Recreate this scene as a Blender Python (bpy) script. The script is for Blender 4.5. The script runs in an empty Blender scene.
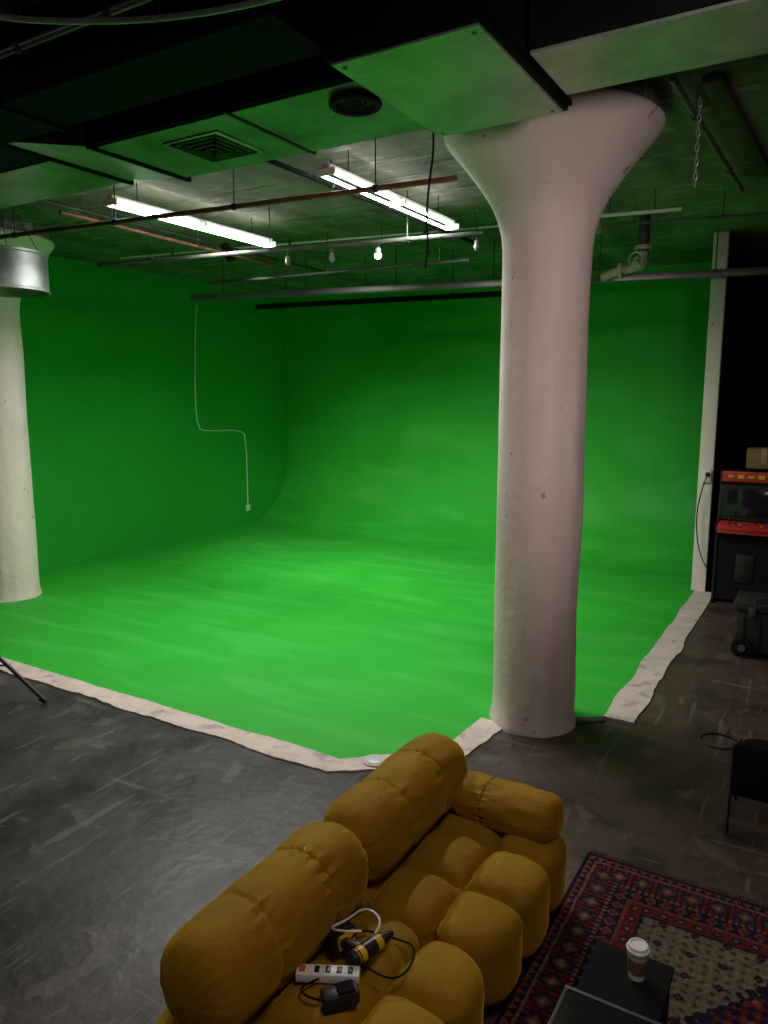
import bpy, bmesh, math, random
from mathutils import Vector, Matrix, noise
R = math.radians
random.seed(4)
S = bpy.context.scene
COL = S.collection
S.view_settings.view_transform = 'Standard'
CH = 4.45          # ceiling height
H = 2.5; TH = R(8.85); F = 745.0; YAW = R(31)

def at(px, py, Z=0.0):
    """where the sight line of a photo pixel meets the horizontal plane Z"""
    u = (px-384)/F; v = (py-512)/F
    up = -math.sin(TH)-v*math.cos(TH); fw = math.cos(TH)-v*math.sin(TH)
    t = (Z-H)/up
    f = fw*t; r = u*t
    return Vector((-math.sin(YAW)*f+math.cos(YAW)*r, math.cos(YAW)*f+math.sin(YAW)*r, Z))

def atX(px, py, X):
    a = at(px, py, 0 if py > 400 else 4.4) - Vector((0,0,H))
    return Vector((0,0,H)) + a*(X/a.x)

# ------------------------------------------------------------------ materials
def mat(name, col, rough=.5, metal=0, var=0, vs=4, bump=0, bs=30, emit=None, es=0, sheen=0, coat=0, col2=None, rvar=0, stretch=None, spec=None):
    m = bpy.data.materials.new(name); m.use_nodes = True
    nt = m.node_tree; N = nt.nodes; L = nt.links
    b = N['Principled BSDF']
    b.inputs['Base Color'].default_value = (*col, 1)
    b.inputs['Roughness'].default_value = rough
    b.inputs['Metallic'].default_value = metal
    if spec is not None: b.inputs['Specular IOR Level'].default_value = spec
    if sheen:
        b.inputs['Sheen Weight'].default_value = sheen
        b.inputs['Sheen Roughness'].default_value = .4
        b.inputs['Sheen Tint'].default_value = (min(1,col[0]*1.8),min(1,col[1]*1.8),min(1,col[2]*1.8),1)
    if coat: b.inputs['Coat Weight'].default_value = coat
    if emit:
        b.inputs['Emission Color'].default_value = (*emit, 1)
        b.inputs['Emission Strength'].default_value = es
    tc = N.new('ShaderNodeTexCoord'); mp = N.new('ShaderNodeMapping')
    L.new(tc.outputs['Object'], mp.inputs['Vector'])
    if stretch: mp.inputs['Scale'].default_value = stretch
    if var or col2:
        n = N.new('ShaderNodeTexNoise'); n.inputs['Scale'].default_value = vs; n.inputs['Detail'].default_value = 8
        n.inputs['Roughness'].default_value = .65
        L.new(mp.outputs[0], n.inputs['Vector'])
        cr = N.new('ShaderNodeValToRGB'); cr.color_ramp.elements[0].position = .35; cr.color_ramp.elements[1].position = .68
        a = tuple(c*(1-var) for c in col); c2 = col2 if col2 else tuple(min(1,c*(1+var)) for c in col)
        cr.color_ramp.elements[0].color = (*a,1); cr.color_ramp.elements[1].color = (*c2,1)
        L.new(n.outputs['Fac'], cr.inputs[0]); L.new(cr.outputs[0], b.inputs['Base Color'])
        if rvar:
            mr = N.new('ShaderNodeMapRange'); mr.inputs[1].default_value=.3; mr.inputs[2].default_value=.7
            mr.inputs[3].default_value = rough-rvar; mr.inputs[4].default_value = rough+rvar
            L.new(n.outputs['Fac'], mr.inputs[0]); L.new(mr.outputs[0], b.inputs['Roughness'])
    if bump:
        n2 = N.new('ShaderNodeTexNoise'); n2.inputs['Scale'].default_value = bs; n2.inputs['Detail'].default_value = 6
        L.new(mp.outputs[0], n2.inputs['Vector'])
        bp = N.new('ShaderNodeBump'); bp.inputs['Strength'].default_value = bump; bp.inputs['Distance'].default_value = .02
        L.new(n2.outputs['Fac'], bp.inputs['Height']); L.new(bp.outputs[0], b.inputs['Normal'])
    return m

def mix_in(m, fac_socket, col):
    nt = m.node_tree; N = nt.nodes; L = nt.links; b = N['Principled BSDF']
    mx = N.new('ShaderNodeMix'); mx.data_type = 'RGBA'
    src = b.inputs['Base Color'].links[0].from_socket if b.inputs['Base Color'].links else None
    if src: L.new(src, mx.inputs[6])
    else: mx.inputs[6].default_value = b.inputs['Base Color'].default_value
    mx.inputs[7].default_value = (*col,1)
    L.new(fac_socket, mx.inputs[0]); L.new(mx.outputs[2], b.inputs['Base Color'])

def add_spots(m, col, scale=40, thr=.1, stretch=(1,1,1), amount=1.0, width=.04, rot=0, detail=5, warp=0):
    """mix chips or scratches of another colour into a material's base colour"""
    nt = m.node_tree; N = nt.nodes; L = nt.links
    tc = N.new('ShaderNodeTexCoord'); mp = N.new('ShaderNodeMapping'); mp.inputs['Scale'].default_value = stretch
    mp.inputs['Rotation'].default_value = (0,0,rot)
    L.new(tc.outputs['Object'], mp.inputs['Vector'])
    n = N.new('ShaderNodeTexNoise'); n.inputs['Scale'].default_value = scale; n.inputs['Detail'].default_value = detail
    n.inputs['Distortion'].default_value = warp
    L.new(mp.outputs[0], n.inputs['Vector'])
    mr = N.new('ShaderNodeMapRange'); mr.inputs[1].default_value = thr; mr.inputs[2].default_value = thr+width
    mr.inputs[3].default_value = 0; mr.inputs[4].default_value = amount
    L.new(n.outputs['Fac'], mr.inputs[0]); mix_in(m, mr.outputs[0], col)

M = {}
fl = M['concrete'] = mat('painted_concrete_floor', (.036,.034,.033), .44, var=.5, vs=1.9, bump=.22, bs=12, rvar=.14, spec=.4)
# browner, more worn paint towards the right of the room
nt = fl.node_tree; tc = nt.nodes.new('ShaderNodeTexCoord'); sx_ = nt.nodes.new('ShaderNodeSeparateXYZ'); nt.links.new(tc.outputs['Object'], sx_.inputs[0])
nz = nt.nodes.new('ShaderNodeTexNoise'); nz.inputs['Scale'].default_value = 1.1; nz.inputs['Detail'].default_value = 6; nt.links.new(tc.outputs['Object'], nz.inputs['Vector'])
ma = nt.nodes.new('ShaderNodeMath'); ma.operation='MULTIPLY_ADD'; ma.inputs[1].default_value=3.0; nt.links.new(nz.outputs['Fac'], ma.inputs[0]); nt.links.new(sx_.outputs[0], ma.inputs[2])
mr_ = nt.nodes.new('ShaderNodeMapRange'); mr_.inputs[1].default_value=-1.8; mr_.inputs[2].default_value=.2; mr_.inputs[4].default_value=.85; nt.links.new(ma.outputs[0], mr_.inputs[0])
mix_in(fl, mr_.outputs[0], (.080,.046,.033))
add_spots(fl, (.017,.015,.015), 2.1, .535, (1,1,1), .6, width=.07, detail=9)
add_spots(fl, (.024,.021,.020), 8, .565, (1,1,1), .5, width=.04, detail=8)
add_spots(fl, (.24,.22,.19), 40, .705, (1,1,1), .65, width=.02, detail=3)
add_spots(fl, (.15,.137,.123), 1.4, .64, (12,.9,1), .5, width=.03, rot=.9, detail=9, warp=.6)
add_spots(fl, (.15,.137,.123), 1.1, .65, (1.2,11,1), .45, width=.03, rot=.25, detail=9, warp=.5)
add_spots(fl, (.15,.137,.123), 2.3, .66, (9,1,1), .45, width=.02, rot=2.1, detail=9, warp=.8)
add_spots(fl, (.125,.10,.082), 3.2, .615, (1,1,1), .5, width=.025, detail=10, warp=.5)
M['green_floor'] = mat('green_painted_floor', (.024,.385,.026), .64, var=.07, vs=1.4, bump=.05, bs=9, rvar=.08, stretch=(1,.45,1), spec=.3)
add_spots(M['green_floor'], (.050,.43,.055), 1.6, .50, (.45,2.2,1), .6, width=.12, detail=10, warp=.4)
M['green_wall'] = mat('green_painted_wall', (.020,.38,.032), .7, var=.06, vs=1.2, bump=.04, bs=12, spec=.2)
M['curb'] = mat('worn_white_paint', (.60,.485,.44), .75, var=.14, vs=5, bump=.2, bs=25)
add_spots(M['curb'], (.26,.20,.17), 6, .575, (1,1,1), .6, width=.08, detail=10)
M['white_column'] = mat('off_white_painted_concrete', (.82,.68,.64), .6, var=.05, vs=2.5, bump=.45, bs=11)
add_spots(M['white_column'], (.34,.26,.23), 9, .715, (1,1,.7), .75, width=.02, detail=3)
add_spots(M['white_column'], (.34,.26,.23), 26, .735, (1,1,.5), .7, width=.02, detail=3)
add_spots(M['white_column'], (.62,.49,.45), 2.4, .56, (1,1,.5), .55, width=.10, detail=9)
M['ceil'] = mat('board_marked_concrete_ceiling', (.19,.175,.145), .85, var=.45, vs=1.7, bump=.4, bs=6, stretch=(1,.35,1), spec=.2)
add_spots(M['ceil'], (.38,.36,.30), 3.5, .58, (1,3,1), .5, width=.06, detail=9)
add_spots(M['ceil'], (.05,.045,.04), 3, .60, (.25,5,1), .7, width=.05)
M['black_wall'] = mat('black_painted_wall', (.010,.010,.011), .9, var=.2, spec=.1)
M['black_duct'] = mat('black_painted_sheet_metal', (.007,.008,.008), .75, var=.3, vs=3, spec=.1)
M['duct_pale'] = mat('pale_galvanised_sheet', (.30,.34,.29), .42, metal=.6, var=.4, vs=2.2, spec=.3)
M['duct_light'] = mat('lighter_galvanised_sheet', (.43,.47,.40), .40, metal=.55, var=.28, vs=2.2, spec=.3)
M['galv'] = mat('galvanised_steel', (.52,.53,.53), .45, metal=.7, var=.18, vs=8)
M['steel_dark'] = mat('dark_steel', (.05,.05,.05), .55, metal=.3, var=.2)
M['vent_dark'] = mat('dark_vent_steel', (.02,.02,.02), .7, metal=0, var=.2, spec=.2)
M['steel_pipe'] = mat('dull_steel_pipe', (.075,.07,.066), .6, metal=0, var=.35, vs=7, spec=.3)
M['steel_mid'] = mat('grey_steel_strut', (.22,.21,.205), .42, metal=.7, var=.2)
M['rust'] = mat('rusty_red_pipe', (.24,.08,.05), .65, metal=0, var=.35, vs=9)
M['white_plastic'] = mat('white_plastic', (.75,.75,.73), .4, var=.03)
M['white_enamel'] = mat('white_enamel', (.6,.6,.58), .45, var=.05)
M['black_plastic'] = mat('black_plastic', (.014,.014,.015), .38, var=.15)
M['case_plastic'] = mat('charcoal_plastic', (.018,.018,.020), .4, var=.15)
M['black_rubber'] = mat('black_rubber', (.010,.010,.010), .9, var=.15, spec=.1)
M['black_cloth'] = mat('black_cloth', (.010,.010,.011), .9, var=.2, bump=.2, bs=200, spec=.1)
M['tube'] = mat('fluorescent_tube', (1,1,1), .4, emit=(.93,1,.95), es=14)
M['bulb_on'] = mat('lit_bulb', (1,1,1), .4, emit=(.95,1,.9), es=40)
M['bulb_off'] = mat('unlit_bulb', (.20,.21,.19), .25)
M['velvet'] = mat('mustard_velvet', (.295,.152,.007), .72, var=.16, vs=2.5, bump=.15, bs=60, sheen=.9, spec=.15)
M['valve'] = mat('pale_painted_cast_iron', (.40,.37,.27), .5, var=.2, vs=9)
M['cardboard'] = mat('cardboard', (.24,.13,.07), .85, var=.15, vs=6)
M['tape'] = mat('packing_tape', (.34,.24,.14), .3)
M['red'] = mat('red_print', (.50,.03,.02), .4, var=.2, vs=12)
M['yellow'] = mat('yellow_plastic', (.75,.42,.02), .4, var=.05)
M['blue'] = mat('blue_print', (.03,.08,.35), .4)
M['screen'] = mat('dark_screen_glass', (.012,.013,.016), .12)
M['glass_dark'] = mat('smoked_table_glass', (.010,.012,.012), .14)
M['brown_sleeve'] = mat('brown_cup_sleeve', (.18,.10,.05), .85)
M['wood_dark'] = mat('dark_wood_board', (.06,.04,.025), .7, var=.3, vs=6, stretch=(1,.2,1))

# ------------------------------------------------------------------ mesh builder
def wloc(o):
    v = Vector((0,0,0))
    while o: v += o.location; o = o.parent
    return v

class MB:
    def __init__(s): s.bm = bmesh.new()
    def box(s, c, d, bev=0, rot=None, seg=2):
        g = bmesh.ops.create_cube(s.bm, size=1); vs = g['verts']
        bmesh.ops.scale(s.bm, vec=d, verts=vs)
        if bev:
            es = list({e for v in vs for e in v.link_edges})
            r = bmesh.ops.bevel(s.bm, geom=es, offset=bev, segments=seg, affect='EDGES', profile=.5)
            vs = list({v for f in r['faces'] for v in f.verts} | {v for v in vs if v.is_valid})
        if rot: bmesh.ops.transform(s.bm, matrix=rot, verts=vs)
        bmesh.ops.translate(s.bm, vec=c, verts=vs); return s
    def bx(s, x0,x1,y0,y1,z0,z1, bev=0):
        return s.box(((x0+x1)/2,(y0+y1)/2,(z0+z1)/2),(abs(x1-x0),abs(y1-y0),abs(z1-z0)),bev)
    def cyl(s, p0, p1, r, r2=None, seg=20):
        p0 = Vector(p0); p1 = Vector(p1); d = p1-p0
        g = bmesh.ops.create_cone(s.bm, cap_ends=True, segments=seg, radius1=r, radius2=r if r2 is None else r2, depth=d.length)
        m = Matrix.Translation((p0+p1)/2) @ d.to_track_quat('Z','Y').to_matrix().to_4x4()
        bmesh.ops.transform(s.bm, matrix=m, verts=g['verts']); return s
    def sph(s, c, r, seg=20):
        g = bmesh.ops.create_uvsphere(s.bm, u_segments=seg, v_segments=seg//2+2, radius=1)
        if isinstance(r,(int,float)): r = (r,r,r)
        bmesh.ops.scale(s.bm, vec=r, verts=g['verts']); bmesh.ops.translate(s.bm, vec=c, verts=g['verts']); return s
    def tube(s, pts, r, seg=8, closed=False, smooth=0):
        pts = [Vector(p) for p in pts]
        for _ in range(smooth):
            q = [pts[0]]
            for a,b in zip(pts[:-1],pts[1:]): q += [a*.75+b*.25, a*.25+b*.75]
            q.append(pts[-1]); pts = q
        rings = []; n = len(pts); nrm = None
        for i,p in enumerate(pts):
            if closed: d = pts[(i+1)%n]-pts[i-1]
            else: d = pts[min(i+1,n-1)]-pts[max(i-1,0)]
            d.normalize()
            if nrm is None: nrm = d.orthogonal().normalized()
            nrm = (nrm - d*nrm.dot(d)).normalized(); bn = d.cross(nrm)
            rings.append([s.bm.verts.new(p+(nrm*math.cos(2*math.pi*k/seg)+bn*math.sin(2*math.pi*k/seg))*r) for k in range(seg)])
        for i in range(n if closed else n-1):
            a = rings[i]; b = rings[(i+1)%n]
            for k in range(seg): s.bm.faces.new((a[k],a[(k+1)%seg],b[(k+1)%seg],b[k]))
        if not closed: s.bm.faces.new(rings[0][::-1]); s.bm.faces.new(rings[-1])
        return s
    def roll(s, c, L_, w, h, seams=(), axis='Y', rot=None, depth=.014, en=2.5, seed=0.0):
        """upholstered bolster: rounded section swept along its length with puffy ends and shallow stitched seams"""
        nt_, na = 150, 84; rings=[]
        for i in range(nt_+1):
            t = -math.cos(math.pi*i/nt_)*.35 + (-1+2*i/nt_)*.65; t = max(-.9997,min(.9997,t))
            end = (1-abs(t)**10)**(1/2.4)
            r = end
            for sm in seams:
                dd = abs(t-sm); r -= depth/(h/2)*(.40*math.exp(-(dd/.11)**2)+.9*math.exp(-(dd/.018)**2))
            ring=[]
            near = max([math.exp(-(abs(t-sm)/.16)**2) for sm in seams]+[math.exp(-((1-abs(t))/.14)**2)])
            for k in range(na):
                a = 2*math.pi*k/na; ca,sa = math.cos(a),math.sin(a)
                q = (abs(ca)**en+abs(sa)**en)**(-1/en)
                x = ca*q*w/2*max(r,.02); z = sa*q*h/2*max(r,.02)
                y = t*L_/2
                f = noise.noise(Vector((ca*7+seed,sa*7,t*3.0)))*.011*near + noise.noise(Vector((ca*2+seed,sa*2,t*2.2)))*.010 + noise.noise(Vector((ca*15+seed,sa*15,t*5)))*.005*near
                x += ca*f*end; z += sa*f*end
                v = Vector((x,y,z)) if axis=='Y' else Vector((y,-x,z))
                if rot: v = rot @ v
                ring.append(s.bm.verts.new(v+Vector(c)))
            rings.append(ring)
        for a,b in zip(rings[:-1],rings[1:]):
            for k in range(na): s.bm.faces.new((a[k],a[(k+1)%na],b[(k+1)%na],b[k]))
        s.bm.faces.new(rings[0][::-1]); s.bm.faces.new(rings[-1]); return s
    def lathe(s, prof, c=(0,0,0), seg=48, jit=0, caps=True):
        c = Vector(c); rings = []
        for r,z in prof:
            ring = []
            for k in range(seg):
                a = 2*math.pi*k/seg
                p = c+Vector((r*math.cos(a), r*math.sin(a), z))
                if jit and r > .05:
                    n_ = noise.noise(Vector((math.cos(a)*2.2,math.sin(a)*2.2,z*1.5)))*jit
                    p += Vector((math.cos(a),math.sin(a),0))*n_
                ring.append(s.bm.verts.new(p))
            rings.append(ring)
        if not caps: rings.append(rings[0])
        for a,b in zip(rings[:-1],rings[1:]):
            for k in range(seg): s.bm.faces.new((a[k],a[(k+1)%seg],b[(k+1)%seg],b[k]))
        if caps: s.bm.faces.new(rings[0][::-1]); s.bm.faces.new(rings[-1])
        return s
    def prism(s, poly, z0, z1):
        b = [s.bm.verts.new((x,y,z0)) for x,y in poly]; t = [s.bm.verts.new((x,y,z1)) for x,y in poly]
        s.bm.faces.new(b[::-1]); s.bm.faces.new(t); n = len(poly)
        for i in range(n): s.bm.faces.new((b[i],b[(i+1)%n],t[(i+1)%n],t[i]))
        return s
    def extr_x(s, prof, x0, x1):       # profile in (y, z)
        a = [s.bm.verts.new((x0,y,z)) for y,z in prof]; b = [s.bm.verts.new((x1,y,z)) for y,z in prof]; n = len(prof)
        s.bm.faces.new(a); s.bm.faces.new(b[::-1])
        for i in range(n): s.bm.faces.new((a[i],a[(i+1)%n],b[(i+1)%n],b[i]))
        return s
    def cushion(s, c, d, n=(3,3,1), depth=.03, p=4.0, res=40, rot=None, wr=.004, e=5.0):
        h = [x/2 for x in d]; sub = bmesh.new()
        bmesh.ops.create_cube(sub, size=2)
        bmesh.ops.subdivide_edges(sub, edges=sub.edges[:], cuts=res, use_grid_fill=True)
        for v in sub.verts:
            q = v.co.copy()
            k = (abs(q.x)**p+abs(q.y)**p+abs(q.z)**p)**(1/p); q /= k
            g = 1.0; near = 0
            for i in range(3):
                if n[i] > 1:
                    w = 1.0/n[i]
                    dd = min(abs(q[i]-(-1+2*j*w)) for j in range(1,n[i]))/w
                    t = max(0,1-dd); g *= 1-(.45*t**e+.5*t**(e*4)); near = max(near,t)
            nn = Vector([math.copysign(abs(q[i])**(p-1),q[i])/h[i] for i in range(3)]).normalized()
            pos = Vector([q[i]*h[i] for i in range(3)])
            pos -= nn*depth*(1-g)
            pos += nn*noise.noise(pos*6+Vector(c)*3)*wr
            if near > 0:
                fold = noise.noise(Vector((pos.x*22,pos.y*22,pos.z*22))+Vector(c)*7)
                pos += nn*fold*.009*(near**2)
            v.co = pos
        me = bpy.data.meshes.new('t'); sub.to_mesh(me); sub.free()
        m = Matrix.Translation(Vector(c)) @ (rot.to_4x4() if rot else Matrix())
        me.transform(m); s.bm.from_mesh(me); bpy.data.meshes.remove(me); return s
    def xf(s, m): bmesh.ops.transform(s.bm, matrix=m, verts=s.bm.verts[:]); return s
    def build(s, name, material, parent=None, sharp=35, flat=False):
        bmesh.ops.recalc_face_normals(s.bm, faces=s.bm.faces[:])
        me = bpy.data.meshes.new(name)
        if parent:
            w = wloc(parent)
            bmesh.ops.translate(s.bm, vec=-w, verts=s.bm.verts[:])
        s.bm.to_mesh(me); s.bm.free()
        if not flat:
            me.polygons.foreach_set('use_smooth', [True]*len(me.polygons))
            me.set_sharp_from_angle(angle=R(sharp))
        me.materials.append(material)
        o = bpy.data.objects.new(name, me); COL.objects.link(o); o.parent = parent
        return o

def tag(o, label, cat, group=None):
    o['label'] = label; o['category'] = cat
    if group: o['group'] = group
    return o
def thing(name, label, cat, loc, group=None):
    o = bpy.data.objects.new(name, None); COL.objects.link(o); o.location = loc; o.empty_display_size = .1
    return tag(o, label, cat, group)
def struct(o): o['kind'] = 'structure'; return o
def dup(root, loc, label, group=None):
    r = root.copy(); COL.objects.link(r); r.location = loc; r['label'] = label
    if group: r['group'] = group
    for ch in list(root.children):
        c = ch.copy(); COL.objects.link(c); c.parent = r
        for g in ch.children:
            d = g.copy(); COL.objects.link(d); d.parent = c
    return r

# ------------------------------------------------------------------ room shell
XL, XR, YB, YF = -9.65, -1.36, 12.2, 3.96
struct(MB().bx(-10.2,3.6,-1.6,14.2,-.1,0).build('floor', M['concrete']))
struct(MB().bx(-10.2,3.6,-1.6,14.2,CH,CH+.1).build('ceiling', M['ceil']))
struct(MB().bx(XL-.2,XL,3.85,YB+.2,0,CH).build('wall_left', M['green_wall']))
struct(MB().bx(XL-.2,XL,-1.6,3.85,0,CH).build('wall_left_front', M['black_wall']))
# back wall sweeping into the floor: cove and wall share the floor's paint
rc = 1.35; prof = [(YB+.15,0.0),(YB+.15,CH),(YB,CH)]
for i in range(31):
    a = i/30*math.pi/2
    prof.append((YB-rc+rc*math.cos(a), .012+rc-rc*math.sin(a)))
prof.append((YB-rc,0.0))
struct(MB().extr_x(prof, XL, XR).build('wall_back', M['green_floor'], sharp=50))
struct(MB().bx(XR,XR+.09,10.22,YB+.15,0,CH).build('wall_cyclorama_end', M['black_wall']))
struct(MB().bx(XR-.07,XR+.10,10.12,10.22,0,CH,.006).build('trim_1', M['white_column']))
struct(MB().bx(-10.2,3.6,14.1,14.2,0,CH).build('wall_far', M['black_wall']))
struct(MB().bx(3.5,3.6,-1.6,14.2,0,CH).build('wall_right', M['black_wall']))
struct(MB().bx(-10.2,3.6,-1.7,-1.6,0,CH).build('wall_front', M['black_wall']))
gp = [(XL,YF),(-2.76,YF),(-2.18,4.44),(-2.16,5.05),(-1.80,5.36),(XR,5.62),(XR,YB-rc),(XL,YB-rc)]
struct(MB().prism(gp,0,.012).build('floor_green', M['green_floor']))
# white painted kerb band with a slightly ragged outline
def band(path, w0, w1, step, jit, seed):
    one=[]; two=[]; path=[Vector(p) for p in path]
    nrs=[]
    for i in range(len(path)):
        a=path[max(i-1,0)]; b=path[min(i+1,len(path)-1)]; d=(b-a).normalized(); nrs.append(Vector((d.y,-d.x)))
    for i in range(len(path)-1):
        L_=(path[i+1]-path[i]).length; n=max(2,int(L_/step))
        for j in range(n+(1 if i==len(path)-2 else 0)):
            t=j/n; p=path[i].lerp(path[i+1],t); nr=nrs[i].lerp(nrs[i+1],t).normalized()
            s_=(p.x+p.y)*1.0
            j0=(noise.noise(Vector((s_*2,seed,0)))+.35*noise.noise(Vector((s_*10,seed,1)))+.2*noise.noise(Vector((s_*25,seed,1))))*jit
            j1=(noise.noise(Vector((s_*2,seed,7)))+.35*noise.noise(Vector((s_*10,seed,5)))+.2*noise.noise(Vector((s_*25,seed,1))))*jit
            one.append(p+nr*(w0+j0*.6)); two.append(p+nr*(w1+j1))
    return [tuple(p) for p in one+two[::-1]]
struct(MB().prism(band([(XL,YF),(-2.76,YF),(-2.18,4.44),(-2.15,5.12)],-.04,.16,.03,.038,1),0,.013).build('trim_2', M['curb']))
struct(MB().prism(band([(XR,5.64),(XR,10.12)],-.02,.22,.03,.038,9),0,.013).build('trim_3', M['curb']))
struct(MB().prism([(-1.62,5.32),(XR+.02,5.56),(XR,5.64),(-1.66,5.42)],0,.016).build('trim_4', M['steel_dark']))
# small round cap on the kerb's front corner
q = at(375,763,0)
t = thing('floor_cap','small round white cap on the kerb just behind the far sofa back','floor cap',(q.x,q.y,.013))
MB().lathe([(.085,.0132),(.085,.022),(.078,.025)],(q.x,q.y,0),32).build('rim', M['curb'], t)
MB().lathe([(.060,.0252),(.058,.028),(.02,.030)],(q.x,q.y,0),32).build('plate', M['galv'], t)

# ------------------------------------------------------------------ columns
def column(x, y, label, top=.745):
    t = thing('mushroom_column', label, 'column', (x,y,0), 'flared concrete columns')
    pr = [(.332,0),(.328,.04),(.314,.10),(.311,.3)]+[(.311,.3+.3*i) for i in range(1,11)]+[(.314,3.52)]
    MB().lathe(pr,(x,y,0),72,.014).build('shaft', M['white_column'], t)
    cp = [(.314,3.52),(.325,3.62),(.355,3.73),(.41,3.85),(.50,3.98),(.60,4.11),(top-.025,4.25),(top-.004,4.285),(top,4.30),(top-.004,4.315),(top-.02,4.33),(.70,4.335)]
    MB().lathe(cp,(x,y,0),72,.010).build('capital', M['white_column'], t)
    MB().lathe([(.69,4.33),(.69,CH)],(x,y,0),64).build('drop_panel', M['ceil'], t)
column(-1.85,5.33,'white concrete column with flared top standing behind the mustard sofa')
column(-8.72,5.42,'white concrete column cut off by the left photo edge, on the green floor')

# ------------------------------------------------------------------ ducts
def grille(mb, cx, cy, z, s):
    for i in range(4):
        a = s*(1-i*.24)/2
        for (x0,x1,y0,y1) in ((-a,a,-a,-a+.02),(-a,a,a-.02,a),(-a,-a+.02,-a,a),(a-.02,a,-a,a)):
            mb.bx(cx+x0,cx+x1,cy+y0,cy+y1,z-.008-.003*i,z)
    return mb
t = thing('air_duct','long black rectangular air duct with square ceiling diffuser, running left','air duct',(-5.8,3.6,4.0))
MB().bx(-4.0,-2.09,3.2,4.0,4.004,CH-.002).build('body', M['black_duct'], t)
MB().bx(-4.0,-2.10,3.23,3.97,3.994,4.006).build('bottom_panel', M['duct_pale'], t)
# wider, slightly higher run further left with a sloping transition piece
b_ = MB().extr_x([(3.05,4.12),(4.15,4.12),(4.15,CH-.002),(3.05,CH-.002)],XL+.02,-4.75); b_.build('wide_body', M['black_duct'], t)
MB().bx(XL+.02,-4.75,3.5,4.12,4.108,4.122).build('bottom_panel', M['duct_pale'], t)
bm_ = MB(); q = [bm_.bm.verts.new(v) for v in ((-4.0,3.23,4.0),(-4.0,3.97,4.0),(-4.75,4.12,4.115),(-4.75,3.08,4.115),(-4.0,3.23,4.44),(-4.0,3.97,4.44),(-4.75,4.12,4.44),(-4.75,3.08,4.44))]
for f_ in ((0,1,2,3),(7,6,5,4),(0,4,5,1),(1,5,6,2),(2,6,7,3),(3,7,4,0)): bm_.bm.faces.new([q[i] for i in f_])
bm_.build('transition', M['duct_light'], t)
for x in (-8.4,-6.9,-4.75): MB().bx(x-.016,x+.016,3.03,4.17,4.095,CH-.01).build('flange', M['black_duct'], t)
MB().bx(-4.016,-3.984,3.18,4.02,3.98,CH-.01).build('flange', M['black_duct'], t)
MB().bx(-2.92,-2.90,3.19,4.01,3.985,4.01).build('seam', M['steel_dark'], t)
g = MB().bx(-3.58,-3.14,3.38,3.80,3.984,3.995,.003).build('diffuser', M['duct_light'], t)
grille(MB(),-3.36,3.59,3.984,.37).build('louvre', M['steel_dark'], g)
pv = Vector((-2.225,3.42,3.975))
f = MB().tube([(pv.x+.12*math.cos(a/24*2*math.pi),pv.y+.12*math.sin(a/24*2*math.pi),3.97) for a in range(24)],.018,8,True).build('round_vent', M['vent_dark'], t)
for r_ in (.03,.055,.08,.10): MB().tube([(pv.x+r_*math.cos(a/24*2*math.pi),pv.y+r_*math.sin(a/24*2*math.pi),3.978) for a in range(24)],.007,6,True).build('vent_ring', M['vent_dark'], f)
t = thing('air_duct','black duct drop box with pale square underside in front of column capital','air duct',(-1.7,3.45,4.0))
MB().bx(-2.055,-1.31,2.92,4.03,3.96,CH-.002).build('body', M['black_duct'], t)
MB().bx(-2.04,-1.33,2.94,4.01,3.948,3.962).build('bottom_panel', M['duct_light'], t)
MB().bx(-2.07,-1.295,2.905,4.045,3.985,4.015).build('flange', M['black_duct'], t)
for x in (-2.0,-1.37):
    for y in (2.99,3.96): MB().cyl((x,y,3.942),(x,y,3.949),.010,seg=10).build('bolt', M['steel_mid'], t)
t = thing('air_duct','pale-bottomed air duct leading off to the right from the drop box','air duct',(.9,3.65,4.0))
MB().bx(-1.28,3.48,3.36,3.93,4.004,CH-.002).build('body', M['black_duct'], t)
MB().bx(-1.28,3.48,3.38,3.91,3.99,4.006).build('bottom_panel', M['duct_light'], t)
for x in (.2,1.7): MB().bx(x-.018,x+.018,3.34,3.95,3.975,CH-.01).build('flange', M['black_duct'], t)
t = thing('air_duct','large black trunk duct overhead at the top of the picture','air duct',(-3.5,1.95,4.1))
MB().bx(XL+.02,-2.12,2.62,3.02,4.05,CH-.002).build('body', M['black_duct'], t)
MB().bx(-4.02,-3.98,2.60,3.04,4.03,CH-.01).build('flange', M['black_duct'], t)
# curved pale hose sweeping along in front of the trunk duct
hp = [at(-40,10,4.0),at(20,20,4.0),at(90,22,4.0),at(160,19,4.0),at(230,9,4.0),at(300,-8,4.0)]
t = thing('curved_hose','thin pale curved hose arcing across the top left corner','hose',hp[2])
MB().tube(hp,.012,10,smooth=2).build('hose', M['duct_light'], t)
for k_ in (1,3): MB().cyl(hp[k_],(hp[k_].x,hp[k_].y,CH),.004,seg=6).build('hanger_rod', M['steel_dark'], t)

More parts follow.
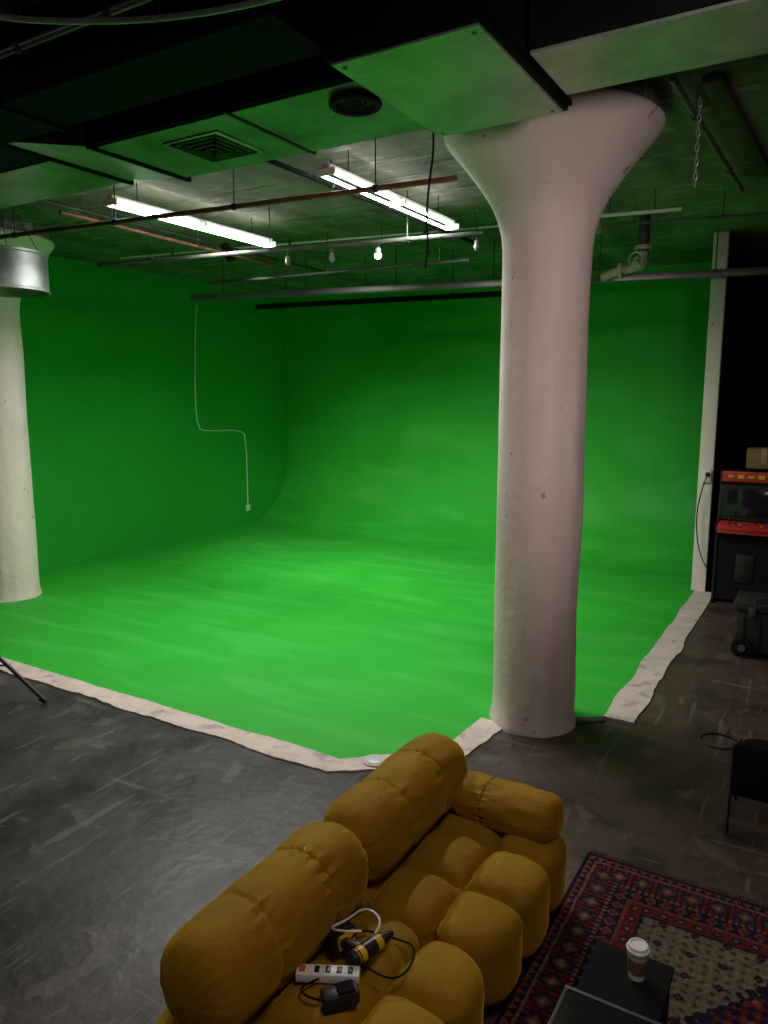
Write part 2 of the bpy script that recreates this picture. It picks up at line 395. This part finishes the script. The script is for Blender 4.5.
# ------------------------------------------------------------------ fluorescent fixtures
def fixture(loc, label):
    x,y,z = loc; t = thing('fluorescent_light', label, 'ceiling light', loc, 'hanging fluorescent fixtures')
    MB().bx(x-.035,x+.035,y-1.12,y+1.12,z+.03,z+.075,.005).build('housing', M['white_enamel'], t)
    for sx in (-.06,.06):
        for y0,y1 in ((-1.09,-.03),(.03,1.09)):
            MB().cyl((x+sx,y+y0,z),(x+sx,y+y1,z),.013,seg=12).build('tube', M['tube'], t)
    for yy in (-1.11,0,1.11): MB().bx(x-.08,x+.08,y+yy-.012,y+yy+.012,z-.016,z+.035).build('lamp_holder', M['white_plastic'], t)
    for yy in (-.8,.8): MB().cyl((x,y+yy,z+.075),(x,y+yy,CH),.005,seg=8).build('hanger_rod', M['steel_dark'], t)
    return t
fx = fixture((-5.70,5.85,4.2),'lit fluorescent fixture over the stage, left of the two')
dup(fx,(-3.52,6.10,4.2),'lit fluorescent fixture over the stage, nearer the front column')
def area(name, loc, sx, sy, p, col, rot=(0,0,0)):
    l = bpy.data.lights.new(name,'AREA'); l.shape='RECTANGLE'; l.size=sx; l.size_y=sy; l.energy=p; l.color=col
    o = bpy.data.objects.new(name,l); COL.objects.link(o); o.location=loc; o.rotation_euler=rot; return o
area('tube_glow', (-5.70,5.85,4.215), .06,2.1, 132, (.99,1,.94))
area('tube_glow', (-3.52,6.10,4.215), .06,2.1, 104, (.99,1,.94))

# ------------------------------------------------------------------ pipes
def pipe(name, label, a, b, r, m, n_h=3, cat='pipe', group=None, off=.5):
    mid = (a+b)/2; t = thing(name, label, cat, mid, group)
    MB().cyl(a,b,r,seg=16).build('pipe_run', m, t)
    d = (b-a).normalized()
    for i in range(n_h):
        p = a.lerp(b,(i+off)/n_h)
        q = MB().cyl(p+Vector((0,0,r)),(p.x,p.y,CH),.005,seg=8)
        q.build('hanger_rod', M['steel_dark'], t)
        MB().cyl(p-d*.015,p+d*.015,r+.008,seg=16).build('clamp', M['steel_dark'], t)
    return t
pipe('rusty_pipe','long rust-red pipe crossing below the nearer ends of the fluorescent lights',at(-30,241,4.0),at(457,178,4.0),.020,M['rust'],4)
pipe('lighting_pipe','dark steel lighting pipe hung across below the far ends of lights',at(98,265,4.0),at(484,233,4.0),.022,M['steel_pipe'],3)
pipe('lighting_pipe','dark rear lighting pipe just in front of the grey beam',at(210,283,3.98),at(470,260,3.98),.018,M['steel_dark'],5)
pipe('sprinkler_pipe','rust-red sprinkler pipe running back along the left of the stage',at(60,212,4.15),at(292,270,4.15),.018,M['rust'],3)
pipe('conduit','thin steel conduit running right from behind the front column',at(440,238,4.2),at(770,213,4.2),.012,M['steel_pipe'],4)
pipe('sprinkler_pipe','slim steel pipe under the ceiling right of the column capital',at(672,78,4.36),at(742,190,4.36),.022,M['steel_mid'],2)
pipe('conduit','thin pipe near the ceiling at the top left corner',at(-20,62,4.2),at(160,-8,4.2),.02,M['steel_mid'],2)
pipe('conduit','black pipe alongside the right fluorescent fixture',at(256,155,4.25),at(475,243,4.25),.02,M['black_duct'],2)
pipe('conduit','long dark pipe running from the left wall above the rear beam',at(0,190,4.3),at(330,273,4.3),.016,M['steel_dark'],3)
pipe('conduit','thin white conduit crossing the far ceiling behind the two fluorescent fixtures',at(120,258,4.36),at(500,226,4.36),.012,M['white_enamel'],3)
b0 = at(192,298,3.92); b1 = at(790,270,3.92)
def strut(name,label,a,b,w,h,m,nh):
    t = thing(name,label,'beam',(a+b)/2); d=b-a; ang=math.atan2(d.y,d.x)
    rot = Matrix.Rotation(ang,4,'Z')
    MB().box((a+b)/2,(d.length,w,h),.004,rot).build('channel', m, t)
    for i in range(nh):
        p = a.lerp(b,(i+.4)/nh)
        MB().cyl(p+Vector((0,0,h/2)),(p.x,p.y,CH),.008,seg=8).build('hanger_rod', M['steel_dark'], t)
    return t
strut('track_beam','long grey steel beam hung across the stage before the back wall',b0,b1,.10,.085,M['steel_mid'],6)
strut('curtain_track','short black bar slung just under the long grey beam',at(250,306,3.84)+Vector((0,.15,0)),at(505,292,3.84)+Vector((0,.15,0)),.07,.07,M['black_duct'],3)
strut('timber_batten','dark timber batten fixed under the ceiling near the right edge',at(712,78,4.42),at(765,175,4.42),.12,.05,M['wood_dark'],2)
strut('lamp_track','white lamp track under the ceiling right of the front column',at(592,217,4.25),at(682,209,4.25),.04,.03,M['white_enamel'],2)

# lamp heads
def lamp(px, py, Z, label, lit=False):
    p = at(px,py,Z); t = thing('hanging_lamp', label, 'lamp', (p.x,p.y,Z), 'small lamps hung on the lighting pipes')
    MB().cyl((p.x,p.y,Z+.05),(p.x,p.y,Z+.12),.006,seg=8).build('stem', M['steel_dark'], t)
    MB().lathe([(.018,.06),(.024,.055),(.026,.02),(.036,-.005),(.034,-.004),(.016,.02)],(p.x,p.y,Z),20).build('shade', M['white_enamel'] if lit else M['bulb_off'], t)
    r_ = .036 if lit else .026
    MB().sph((p.x,p.y,Z-.012),(r_,r_,r_),16).build('bulb', M['bulb_on'] if lit else M['bulb_off'], t)
    return p
lamp(288,262,3.90,'small unlit lamp, leftmost on the lighting pipe')
lamp(332,259,3.90,'small unlit lamp, second from the left')
lb = lamp(378,254,3.90,'only lit small lamp, glowing above the green wall',True)
lamp(477,247,3.90,'small lamp beside the front column, left of it')
lamp(599,230,4.08,'small lamp hung from white track right of the column')
def spot(p,tgt,e,ang,col,soft=.08):
    l = bpy.data.lights.new('lamp_or_fill_beam','SPOT'); l.energy=e; l.spot_size=R(ang); l.spot_blend=1; l.shadow_soft_size=soft; l.color=col
    o = bpy.data.objects.new('lamp_or_fill_beam',l); COL.objects.link(o); o.location=p
    o.rotation_euler=(Vector(tgt)-Vector(p)).to_track_quat('-Z','Y').to_euler()
spot((-6.4,7.1,4.1),(-6.5,10.3,0),470,82,(.99,1,.93))  # added beam to brighten the far green floor; its housing below is made up
spot((lb.x,lb.y,3.82),(-4.0,10.2,0),300,82,(.99,1,.93))
t = thing('added_spotlight','added black spotlight hung under the left of the lighting pipe','lamp',(-6.4,7.1,4.1))
MB().cyl((-6.4,7.08,4.14),(-6.4,6.95,4.28),.07,.05).build('housing', M['black_duct'], t)
MB().cyl((-6.4,6.98,4.22),(-6.4,6.98,CH),.008,seg=8).build('stem', M['steel_dark'], t)

# hanging cables and chain
p = at(432,150,4.0)
tag(MB().tube([(p.x,p.y,CH),(p.x,p.y,4.2),(p.x+.015,p.y,4.0),(p.x-.02,p.y,3.8),(p.x-.035,p.y,3.6),(p.x-.02,p.y,3.42),(p.x-.04,p.y,3.30)],.007,8,smooth=2).build('hanging_cable', M['black_rubber']),'long thin black cable dangling just left of the column capital','cable')
p = at(697,150,4.1); c_ = MB()
for i in range(13):
    z = CH-.02-i*.045; o_ = .011
    ring = [(o_*math.cos(a/10*6.283), 0, .026*math.sin(a/10*6.283)) for a in range(10)]
    c_.tube([(p.x+(q[0] if i%2 else 0), p.y+(0 if i%2 else q[0]), z+q[2]) for q in ring],.0045,6,True)
tag(c_.build('hanging_chain', M['galv']),'thin steel chain hanging from the ceiling right of the column capital','chain')

# valve assembly
v = at(637,262,3.95); t = thing('pipe_valve','pale green cast iron valve and elbow hanging right of the column','valve',v)
MB().cyl(v+Vector((.06,0,.10)),(v.x+.06,v.y,CH),.06,seg=18).build('riser_pipe', M['steel_dark'], t)
MB().tube([v+Vector((.06,0,.16)),v+Vector((.06,0,.0)),v+Vector((-.02,0,-.06)),v+Vector((-.22,0,-.08)),v+Vector((-.38,0,-.14))],.05,14,smooth=2).build('elbow', M['valve'], t)
MB().cyl(v+Vector((.06,0,.12)),v+Vector((.06,0,.16)),.10,seg=20).build('flange', M['valve'], t)
MB().cyl(v+Vector((-.19,0,-.08)),v+Vector((-.15,0,-.08)),.085,seg=20).build('flange', M['valve'], t)
MB().sph(v+Vector((.03,0,-.01)),.085).build('valve_body', M['valve'], t)
hw = MB().tube([v+Vector((.03+.07*math.cos(a/16*6.283),-.20,.07*math.sin(a/16*6.283))) for a in range(16)],.01,8,True).build('hand_wheel', M['valve'], t)
MB().cyl(v+Vector((.03,-.05,0)),v+Vector((.03,-.20,0)),.012).build('spindle', M['valve'], t)

# galvanised drum at the left edge
c = Vector((-7.40,4.77,3.55)); t = thing('drum_pendant','shiny galvanised round drum hung by wires at the left photo edge','hanging drum',c)
pr = [(.42,.0),(.43,.005),(.43,.02),(.42,.03),(.42,.36),(.43,.37),(.43,.39),(.42,.395),(.41,.38),(.41,.02)]
MB().lathe(pr,c,48,caps=False).build('drum', M['galv'], t)
MB().lathe([(.409,.30),(.409,.31)],c,48).build('inner_plate', M['white_enamel'], t)
for a in (20,140,260):
    MB().cyl((c.x+.41*math.cos(R(a)),c.y+.41*math.sin(R(a)),c.z+.39),(c.x+.1*math.cos(R(a)),c.y+.1*math.sin(R(a)),CH),.004,seg=6).build('wire', M['steel_dark'], t)

# wall cable with outlet box on the left green wall
X = XL+.015
pts = [atX(197,303,X),atX(195,330,X),atX(195,400,X),atX(198,428,X),atX(206,431,X),atX(240,430,X),atX(246,436,X),atX(248,505,X)]
t = thing('wall_conduit','thin white cable run stepping down the green left wall','conduit',(X,pts[-1].y,pts[-1].z))
MB().tube(pts,.009,8,smooth=1).build('cable', M['white_plastic'], t)
q = pts[-1]
MB().bx(X-.015,X+.03,q.y-.04,q.y+.04,q.z-.11,q.z,.006).build('outlet_box', M['white_plastic'], t)

# electrical outlet + cords on the white end post
q = Vector((XR+.03,10.10,1.50)); t = thing('outlet_box','small white outlet box with a dangling cord on the end post','outlet',q)
MB().box(q,(.12,.05,.16),.008).build('box_body', M['white_plastic'], t)
MB().box(q+Vector((.02,-.045,.03)),(.05,.04,.05),.006).build('plug', M['black_plastic'], t)
MB().tube([q+Vector((.02,-.07,.02)),q+Vector((-.03,-.09,-.15)),q+Vector((-.08,-.08,-.45)),q+Vector((-.05,-.07,-.85)),q+Vector((.04,-.06,-1.1)),q+Vector((.12,-.05,-1.2))],.007,8,smooth=3).build('cord', M['black_rubber'], t)

# ------------------------------------------------------------------ arcade cabinet
ax, ay = -1.12, 9.62
t = thing('arcade_cabinet','black upright arcade game with red marquee and red control panel','arcade machine',(ax+.33,ay+.3,0))
sp = [(0,0),(.62,0),(.62,1.60),(.18,1.64),(.12,1.60),(.16,1.47),(.20,1.44),(.14,1.02),(-.02,.98),(-.02,.90),(.06,.84),(.06,.05),(0,.05)]
sp = [(ay+a,b) for a,b in sp]
for x in (ax,ax+.66): MB().extr_x(sp,x-.012,x+.012).build('side_panel', M['black_plastic'], t)
MB().bx(ax+.014,ax+.646,ay+.08,ay+.60,.05,.88).build('body', M['black_cloth'], t)
MB().bx(ax+.014,ax+.646,ay+.22,ay+.60,.88,1.60).build('upper_body', M['black_plastic'], t)
s1 = MB().bx(ax+.014,ax+.646,ay+.17,ay+.215,1.02,1.44).build('bezel', M['black_plastic'], t)
MB().box((ax+.33,ay+.165,1.23),(.50,.012,.34),.003).build('screen', M['screen'], s1)
mq = MB().bx(ax+.014,ax+.646,ay+.13,ay+.21,1.49,1.61,.004).build('marquee', M['red'], t)
for i in range(5): MB().box((ax+.11+i*.11,ay+.125,1.55),(.07,.01,.025+.02*(i%2)),.003,Matrix.Rotation(R(-8+5*i),4,'Y')).build('marquee_print', M['yellow'], mq)
cp_ = MB().box((ax+.33,ay+.05,.965),(.63,.22,.045),.006,Matrix.Rotation(R(12),4,'X')).build('control_panel', M['red'], t)
MB().bx(ax+.014,ax+.646,ay-.045,ay-.03,.885,.95,.003).build('front_strip', M['red'], cp_)
for jx in (.14,.42):
    MB().cyl((ax+jx,ay+.04,.98),(ax+jx,ay+.03,1.05),.008).sph((ax+jx,ay+.03,1.06),.02).build('joystick', M['black_plastic'], cp_)
for i in range(6):
    MB().cyl((ax+.20+.05*(i%3)+.28*(i//3),ay+.02+.02*(i%2),.975),(ax+.20+.05*(i%3)+.28*(i//3),ay+.02+.02*(i%2),.998),.015).build('button', M['yellow'] if i%2 else M['blue'], cp_)
MB().bx(ax+.23,ax+.43,ay+.065,ay+.08,.28,.62,.004).build('coin_door', M['black_plastic'], t)
t = thing('cardboard_box','brown cardboard box sitting on top of the arcade game','box',(ax+.50,ay+.40,1.64))
MB().bx(ax+.25,ax+.63,ay+.24,ay+.56,1.645,1.88,.004).build('carton', M['cardboard'], t)
MB().bx(ax+.41,ax+.47,ay+.236,ay+.562,1.70,1.884,.001).build('tape', M['tape'], t)

# rolling tool case
rx, ry = -.70, 7.75
t = thing('rolling_case','black wheeled plastic tool case standing on floor before the arcade game','tool case',(rx+.3,ry+.2,0))
MB().bx(rx+.03,rx+.60,ry,ry+.42,.05,.44,.02).build('body', M['case_plastic'], t)
for i in range(4): MB().bx(rx+.08+i*.14,rx+.11+i*.14,ry-.012,ry+.01,.10,.40,.004).build('rib', M['case_plastic'], t)
MB().bx(rx,rx+.63,ry-.025,ry+.44,.45,.55,.02).build('lid', M['case_plastic'], t)
for x in (rx+.10,rx+.58):
    w = MB().cyl((x-.03,ry-.03,.095),(x+.03,ry-.03,.095),.095,seg=28).xf(Matrix.Translation((x,ry-.03,.095)) @ Matrix.Rotation(R(90),4,'Z') @ Matrix.Translation((-x,-ry+.03,-.095))).build('wheel', M['black_rubber'], t)
    MB().cyl((x,ry-.068,.095),(x,ry-.02,.095),.035,seg=20).build('hub', M['steel_mid'], w)
for x in (rx+.17,rx+.47): MB().bx(x-.03,x+.03,ry-.04,ry-.015,.40,.50,.005).build('latch', M['steel_dark'], t)
MB().tube([(rx+.2,ry-.02,.545),(rx+.2,ry-.02,.60),(rx+.42,ry-.02,.60),(rx+.42,ry-.02,.545)],.012,8,smooth=1).build('handle', M['case_plastic'], t)

# low black sling chair at the right edge
sx, sy = -.10, 4.55
t = thing('low_sling_chair','low black cloth chair with thin legs cut off by the right edge','chair',(sx,sy,0))
MB().box((sx+.02,sy-.12,.40),(.52,.025,.30),.01,Matrix.Rotation(R(-6),4,'X')).build('side_cloth', M['black_cloth'], t)
MB().cushion((sx+.02,sy+.10,.40),(.50,.44,.08),(1,1,1),0,5,16).build('seat', M['black_cloth'], t)
MB().cushion((sx+.30,sy+.10,.62),(.06,.44,.46),(1,1,1),0,5,16,Matrix.Rotation(R(12),4,'Y')).build('backrest', M['black_cloth'], t)
for (a,b) in ((-.24,-.13),(.26,-.13),(-.24,.30),(.26,.30)):
    MB().cyl((sx+a*1.03,sy+b,0),(sx+a,sy+b,.55 if b<0 else .40),.009,seg=10).build('leg', M['black_plastic'], t)
MB().tube([(sx-.33+.10*math.cos(a/20*6.283),sy-.06+.10*math.sin(a/20*6.283),.52) for a in range(20)],.008,8,True).build('cup_ring', M['black_plastic'], t)

# ------------------------------------------------------------------ tripod light at left
p = Vector((-6.05,3.35,0)); t = thing('light_stand','black tripod light stand on the concrete, cut off by left edge','light stand',p)
MB().cyl((p.x,p.y,.20),(p.x,p.y,1.9),.014).build('pole', M['black_plastic'], t)
tip = Vector((-5.38,3.55,.012)); a0 = math.atan2(tip.y-p.y,tip.x-p.x); L_ = (tip-p).length
for k_ in range(3):
    a = a0+k_*2*math.pi/3; e = Vector((p.x+L_*math.cos(a),p.y+L_*math.sin(a),.018))
    lg = MB().cyl((p.x,p.y,.58),e,.017,seg=12).build('leg', M['black_plastic'], t)
    MB().cyl(e+Vector((0,0,.02))+(p-e).normalized()*.05,e,.018,seg=12).build('rubber_foot', M['black_rubber'], lg)
    mid = Vector((p.x,p.y,.58)).lerp(e,.5)
    MB().cyl((p.x,p.y,.24),mid,.008,seg=8).build('brace', M['black_plastic'], t)
MB().box((p.x,p.y,1.62),(.44,.10,.50),.01,Matrix.Rotation(R(31),4,'Z')).build('light_panel', M['black_plastic'], t)
MB().cyl((p.x,p.y,.54),(p.x,p.y,.64),.03).build('collar', M['black_plastic'], t)

# ------------------------------------------------------------------ rug (pattern painted per vertex from a function of place)
RX0,RX1,RY0,RY1 = -.98,1.35,.9,3.82
def rugcol(x,y):
    red=(.15,.014,.013); navy=(.008,.010,.024); cream=(.20,.15,.095); orange=(.20,.050,.024); teal=(.020,.045,.058); pink=(.20,.095,.068)
    d = min(x-RX0,RX1-x,y-RY0,RY1-y)
    along = y if (min(x-RX0,RX1-x) < min(y-RY0,RY1-y)) else x
    def saw(v,p): return abs((v/p)%1-.5)*2
    if d < .02: return navy
    if d < .055: return orange if saw(along,.045)*.035+.018 > d else navy
    if d < .068: return pink
    if d < .19:
        c=(d-.129)/.061; s_=saw(along,.12); q=abs(c)+s_
        if q<.30: return cream
        if q<.55: return orange
        if q<.80: return teal
        if q<1.0: return navy
        return red if (saw(along,.03)>.4) else navy
    if d < .208: return pink if saw(along,.03)>.4 else navy
    if d < .28:
        c=(d-.244)/.036; s_=saw(along,.07); q=abs(c)*.8+s_*.9
        return red if q<.55 else (pink if q<.70 else navy)
    if d < .295: return orange
    if d < .36:
        c=(d-.3275)/.0325; s_=saw(along,.08); q=abs(c)+s_
        return cream if q<.35 else (navy if q<.75 else red)
    if d < .375: return navy
    cx=(RX0+RX1)/2; cy=(RY0+RY1)/2; fx_=abs(x-cx)/((RX1-RX0)/2-.375); fy_=abs(y-cy)/((RY1-RY0)/2-.375)
    q = fx_+fy_+.05*saw(x-y,.08)+.05*saw(x+y,.08)
    u=saw(x,.05); w=saw(y,.05); m_=u+w
    u2=saw(x+.02,.14); w2=saw(y,.14); m2=u2+w2
    if q>1.20:
        if m2<.35: return red if m2<.15 else navy
        return (.18,.14,.09) if m_<1.35 else ((.10,.062,.042) if m_<1.7 else teal)
    if q>1.14: return navy
    if m2<.4: return cream if m2<.15 else orange
    return pink if m_<.16 else (red if m_<1.1 else navy)
nx,ny = 520,650
bm = bmesh.new(); top=[[bm.verts.new((RX0+(RX1-RX0)*i/nx, RY0+(RY1-RY0)*j/ny, .010+.0012*noise.noise(Vector((i*.7,j*.7,0))))) for i in range(nx+1)] for j in range(ny+1)]
for j in range(ny):
    for i in range(nx): bm.faces.new((top[j][i],top[j][i+1],top[j+1][i+1],top[j+1][i]))
me = bpy.data.meshes.new('patterned_rug'); bm.to_mesh(me); bm.free()
ca = me.color_attributes.new('pattern','FLOAT_COLOR','POINT')
buf=[]
for v_ in me.vertices:
    wob = .005*noise.noise(v_.co*14)
    c3=rugcol(v_.co.x+wob,v_.co.y-wob); n_=.80*(1+.5*noise.noise(v_.co*60)+.3*noise.noise(v_.co*3))
    k_=.2*max(0,noise.noise(v_.co*5)+.4)
    buf += [(c3[0]*(1-k_)+.05*k_)*n_,(c3[1]*(1-k_)+.03*k_)*n_,(c3[2]*(1-k_)+.026*k_)*n_,1]
ca.data.foreach_set('color',buf)
rm = mat('woven_rug',(.2,.03,.03),.95,bump=.5,bs=220,spec=.1)
an = rm.node_tree.nodes.new('ShaderNodeAttribute'); an.attribute_name='pattern'
rm.node_tree.links.new(an.outputs['Color'],rm.node_tree.nodes['Principled BSDF'].inputs['Base Color'])
me.materials.append(rm)
rug = thing('patterned_rug','red and navy oriental rug with cream motifs beside the mustard sofa','rug',((RX0+RX1)/2,(RY0+RY1)/2,0))
pile = bpy.data.objects.new('pile',me); COL.objects.link(pile); pile.parent=rug; pile.location=(-rug.location.x,-rug.location.y,0)
MB().bx(RX0,RX1,RY0,RY1,0.0005,.0085).build('backing', M['black_cloth'], rug)
fr = MB()
for i in range(150):
    x = RX0+.008+(RX1-RX0-.016)*i/149
    fr.box((x,RY1+.022,.005),(.006,.05,.005),0,Matrix.Rotation(random.uniform(-.25,.25),4,'Z'))
fo = fr.build('fringe', mat('dark_fringe',(.05,.04,.035),.9), rug); fo['kind']='stuff'

# ------------------------------------------------------------------ sofa
sofa = thing('tufted_sofa','mustard velvet modular sofa with deep rounded tufts','sofa',(-1.4,2.45,0))
for y0,y1 in ((1.40,2.42),(2.40,3.42)):
    MB().cushion((-1.40,(y0+y1)/2,.23),(.96,y1-y0,.40),(3,3,1),.100,5.0,76,e=2.3,wr=.006).build('seat_cushion', M['velvet'], sofa)
for i,(y0,y1) in enumerate(((1.50,2.44),(2.43,3.42))):
    MB().roll((-1.665,(y0+y1)/2,.555),y1-y0,.36,.38,(-.34,.34),'Y',Matrix.Rotation(R(-10),3,'Y'),.010,2.2,i*3.1).build('back_cushion', M['velvet'], sofa)
MB().roll((-1.25,3.27,.475),.55,.27,.22,(-.34,),'X',None,.007,2.3,9.1).build('armrest', M['velvet'], sofa)
for x in (-1.75,-1.08):
    for y in (1.58,2.25,2.57,3.25):
        MB().cyl((x,y,0),(x,y,.09),.025,seg=16).build('foot', M['black_plastic'], sofa)

# things lying on the sofa
zc = .44
def M4(loc, rz, rx=0, ry=0): return Matrix.Translation(loc) @ Matrix.Rotation(rz,4,'Z') @ Matrix.Rotation(rx,4,'X') @ Matrix.Rotation(ry,4,'Y')
ps = at(328,974,.452); mm_ = M4(ps,R(28))
t = thing('power_strip','white power strip with a row of outlets lying on the sofa','power strip',(ps.x,ps.y,zc))
b_ = MB().box((0,0,0),(.23,.055,.035),.007).xf(mm_).build('body', M['white_plastic'], t)
for i in range(4):
    MB().box((-.039+i*.04,0,.0185),(.018,.030,.003),.001).xf(mm_).build('outlet', M['black_plastic'], b_)
MB().box((-.092,0,.02),(.022,.028,.008),.002).xf(mm_).build('switch', mat('amber_switch',(.5,.12,.02),.4), b_)
d0 = at(370,948,.475); dm = M4(d0,R(75),R(80))
t = thing('cordless_drill','yellow and black cordless drill lying on the sofa seat','power drill',(d0.x,d0.y,zc))
MB().cyl((-.07,0,0),(.05,0,0),.030,.028,24).xf(dm).build('motor_housing', M['yellow'], t)
MB().cyl((-.09,0,0),(-.06,0,0),.026,.031,24).xf(dm).build('end_cap', M['black_plastic'], t)
MB().cyl((-.035,0,0),(.02,0,0),.0315,.0315,24).xf(dm).build('rubber_band', M['black_plastic'], t)
MB().cyl((.05,0,0),(.085,0,0),.026,.020,20).cyl((.085,0,0),(.115,0,0),.018,.010,16).xf(dm).build('chuck', M['black_plastic'], t)
MB().box((-.03,0,-.07),(.04,.034,.11),.012,Matrix.Rotation(R(10),4,'Y')).xf(dm).build('handle', M['black_plastic'], t)
MB().box((-.02,0,-.14),(.11,.07,.05),.008).xf(dm).build('battery', M['black_plastic'], t)
MB().box((-.02,0,-.112),(.08,.05,.012),.003).xf(dm).build('battery_band', M['yellow'], t)
w0 = at(356,930,.50)
lp = [w0+Vector((.085*math.cos(a)*(1+.2*math.sin(2*a)),.07*math.sin(a),.02+.03*math.sin(a*1.5))) for a in [i/20*5.6 for i in range(21)]]
tag(MB().tube(lp,.0045,8,smooth=1).build('white_cord', M['white_plastic']),'white coiled cord looped behind the drill on the sofa','cord')
k0 = at(380,952,.455)
lp = [k0+Vector((.13*math.cos(a),.10*math.sin(a)*(1+.2*math.cos(a)),.012*math.sin(3*a))) for a in [i/30*6.9 for i in range(31)]]
tag(MB().tube(lp,.004,8,smooth=1).build('black_cord', M['black_rubber']),'black cord looped in a wide ring around the drill','cord')
q0 = at(340,996,.455); qm = M4(q0,R(50))
t = thing('battery_charger','black plastic charger with cord in front of the power strip','charger',(q0.x,q0.y,zc))
MB().box((0,0,0),(.13,.07,.05),.012).xf(qm).build('body', M['black_plastic'], t)
MB().box((.02,0,.028),(.06,.05,.012),.003).xf(qm).build('dock', M['black_rubber'], t)
MB().tube([qm@Vector((-.06,0,0)),qm@Vector((-.11,.02,.01)),qm@Vector((-.13,.08,0)),qm@Vector((-.05,.10,.0))],.004,8,smooth=2).build('lead', M['black_rubber'], t)

# ------------------------------------------------------------------ black box stool, cup and glass table
t = thing('box_stool','narrow black box stool on the rug holding the paper cup','stool',(-.48,2.46,.012))
MB().bx(-.61,-.35,2.33,2.61,.035,.43,.008).build('body', M['black_cloth'], t)
MB().bx(-.62,-.34,2.32,2.62,.43,.45,.006).build('top', M['black_cloth'], t)
for x in (-.58,-.38):
    for y in (2.36,2.58): MB().cyl((x,y,.012),(x,y,.036),.015,seg=12).build('foot', M['black_rubber'], t)
cx,cy = -.45,2.50
t = thing('paper_cup','white paper coffee cup with brown sleeve and white lid','paper cup',(cx,cy,.45))
k_ = .93
MB().lathe([(r*k_,z*k_) for r,z in [(.028,0),(.030,.002),(.040,.115),(.041,.118)]],(cx,cy,.4505),32).build('cup', M['white_plastic'], t)
MB().lathe([(r*k_,z*k_) for r,z in [(.0335,.03),(.0395,.09),(.0402,.09),(.0343,.03)]],(cx,cy,.4505),32).build('sleeve', M['brown_sleeve'], t)
MB().lathe([(r*k_,z*k_) for r,z in [(.043,.116),(.043,.124),(.038,.128),(.036,.138),(.030,.139),(.028,.134),(.005,.134)]],(cx,cy,.4505),32).build('lid', M['white_plastic'], t)
t = thing('glass_coffee_table','dark glass coffee table with thin metal frame at the bottom edge','coffee table',(-.3,1.9,.012))
TX0,TX1,TY0,TY1=-.64,.16,1.3,2.28
MB().bx(TX0+.012,TX1-.012,TY0+.012,TY1-.012,.486,.496).build('glass_top', M['glass_dark'], t)
m_ = MB().bx(TX0,TX1,TY0,TY0+.014,.47,.5,.002).bx(TX0,TX1,TY1-.014,TY1,.47,.5,.002).bx(TX0,TX0+.014,TY0+.01,TY1-.01,.47,.5,.002).bx(TX1-.014,TX1,TY0+.01,TY1-.01,.47,.5,.002)
m_.build('frame', M['steel_dark'], t)
for x in (TX0+.015,TX1-.015):
    for y in (TY0+.015,TY1-.015): MB().bx(x-.012,x+.012,y-.012,y+.012,.012,.47).build('leg', M['steel_dark'], t)
MB().bx(TX0+.03,TX1-.03,TY0+.03,TY1-.03,.18,.20).build('shelf', M['black_plastic'], t)

# ------------------------------------------------------------------ lights for the front of the room
area('front_fill', (.2,.9,4.3), .9,.9, 40, (1,.87,.76), (0,0,0))  # added warm overhead fill for the foreground, no fixture modelled
spot((1.2,.9,3.1),(-1.85,5.33,2.9),290,54,(1,.86,.81),.25)  # added fill aimed at the front column, not the beam of a real lamp
area('side_glow', (-5.5,.6,4.3), .8,.8, 26, (1,.96,.92), (0,0,0))
area('right_glow', (2.6,6.0,4.3), .5,.5, 10, (1,.84,.7), (0,0,0))
w = bpy.data.worlds.new('room_dark'); S.world = w; w.use_nodes = True
w.node_tree.nodes['Background'].inputs[0].default_value=(.5,.55,.5,1); w.node_tree.nodes['Background'].inputs[1].default_value=.02

cam = bpy.data.cameras.new('camera'); co = bpy.data.objects.new('camera',cam); COL.objects.link(co)
cam.sensor_fit='VERTICAL'; cam.sensor_height=24; cam.lens=F/1024*24; cam.clip_start=.05; cam.clip_end=100
co.location=(0,0,H); co.rotation_euler=(R(90)-TH,0,YAW)
S.camera = co
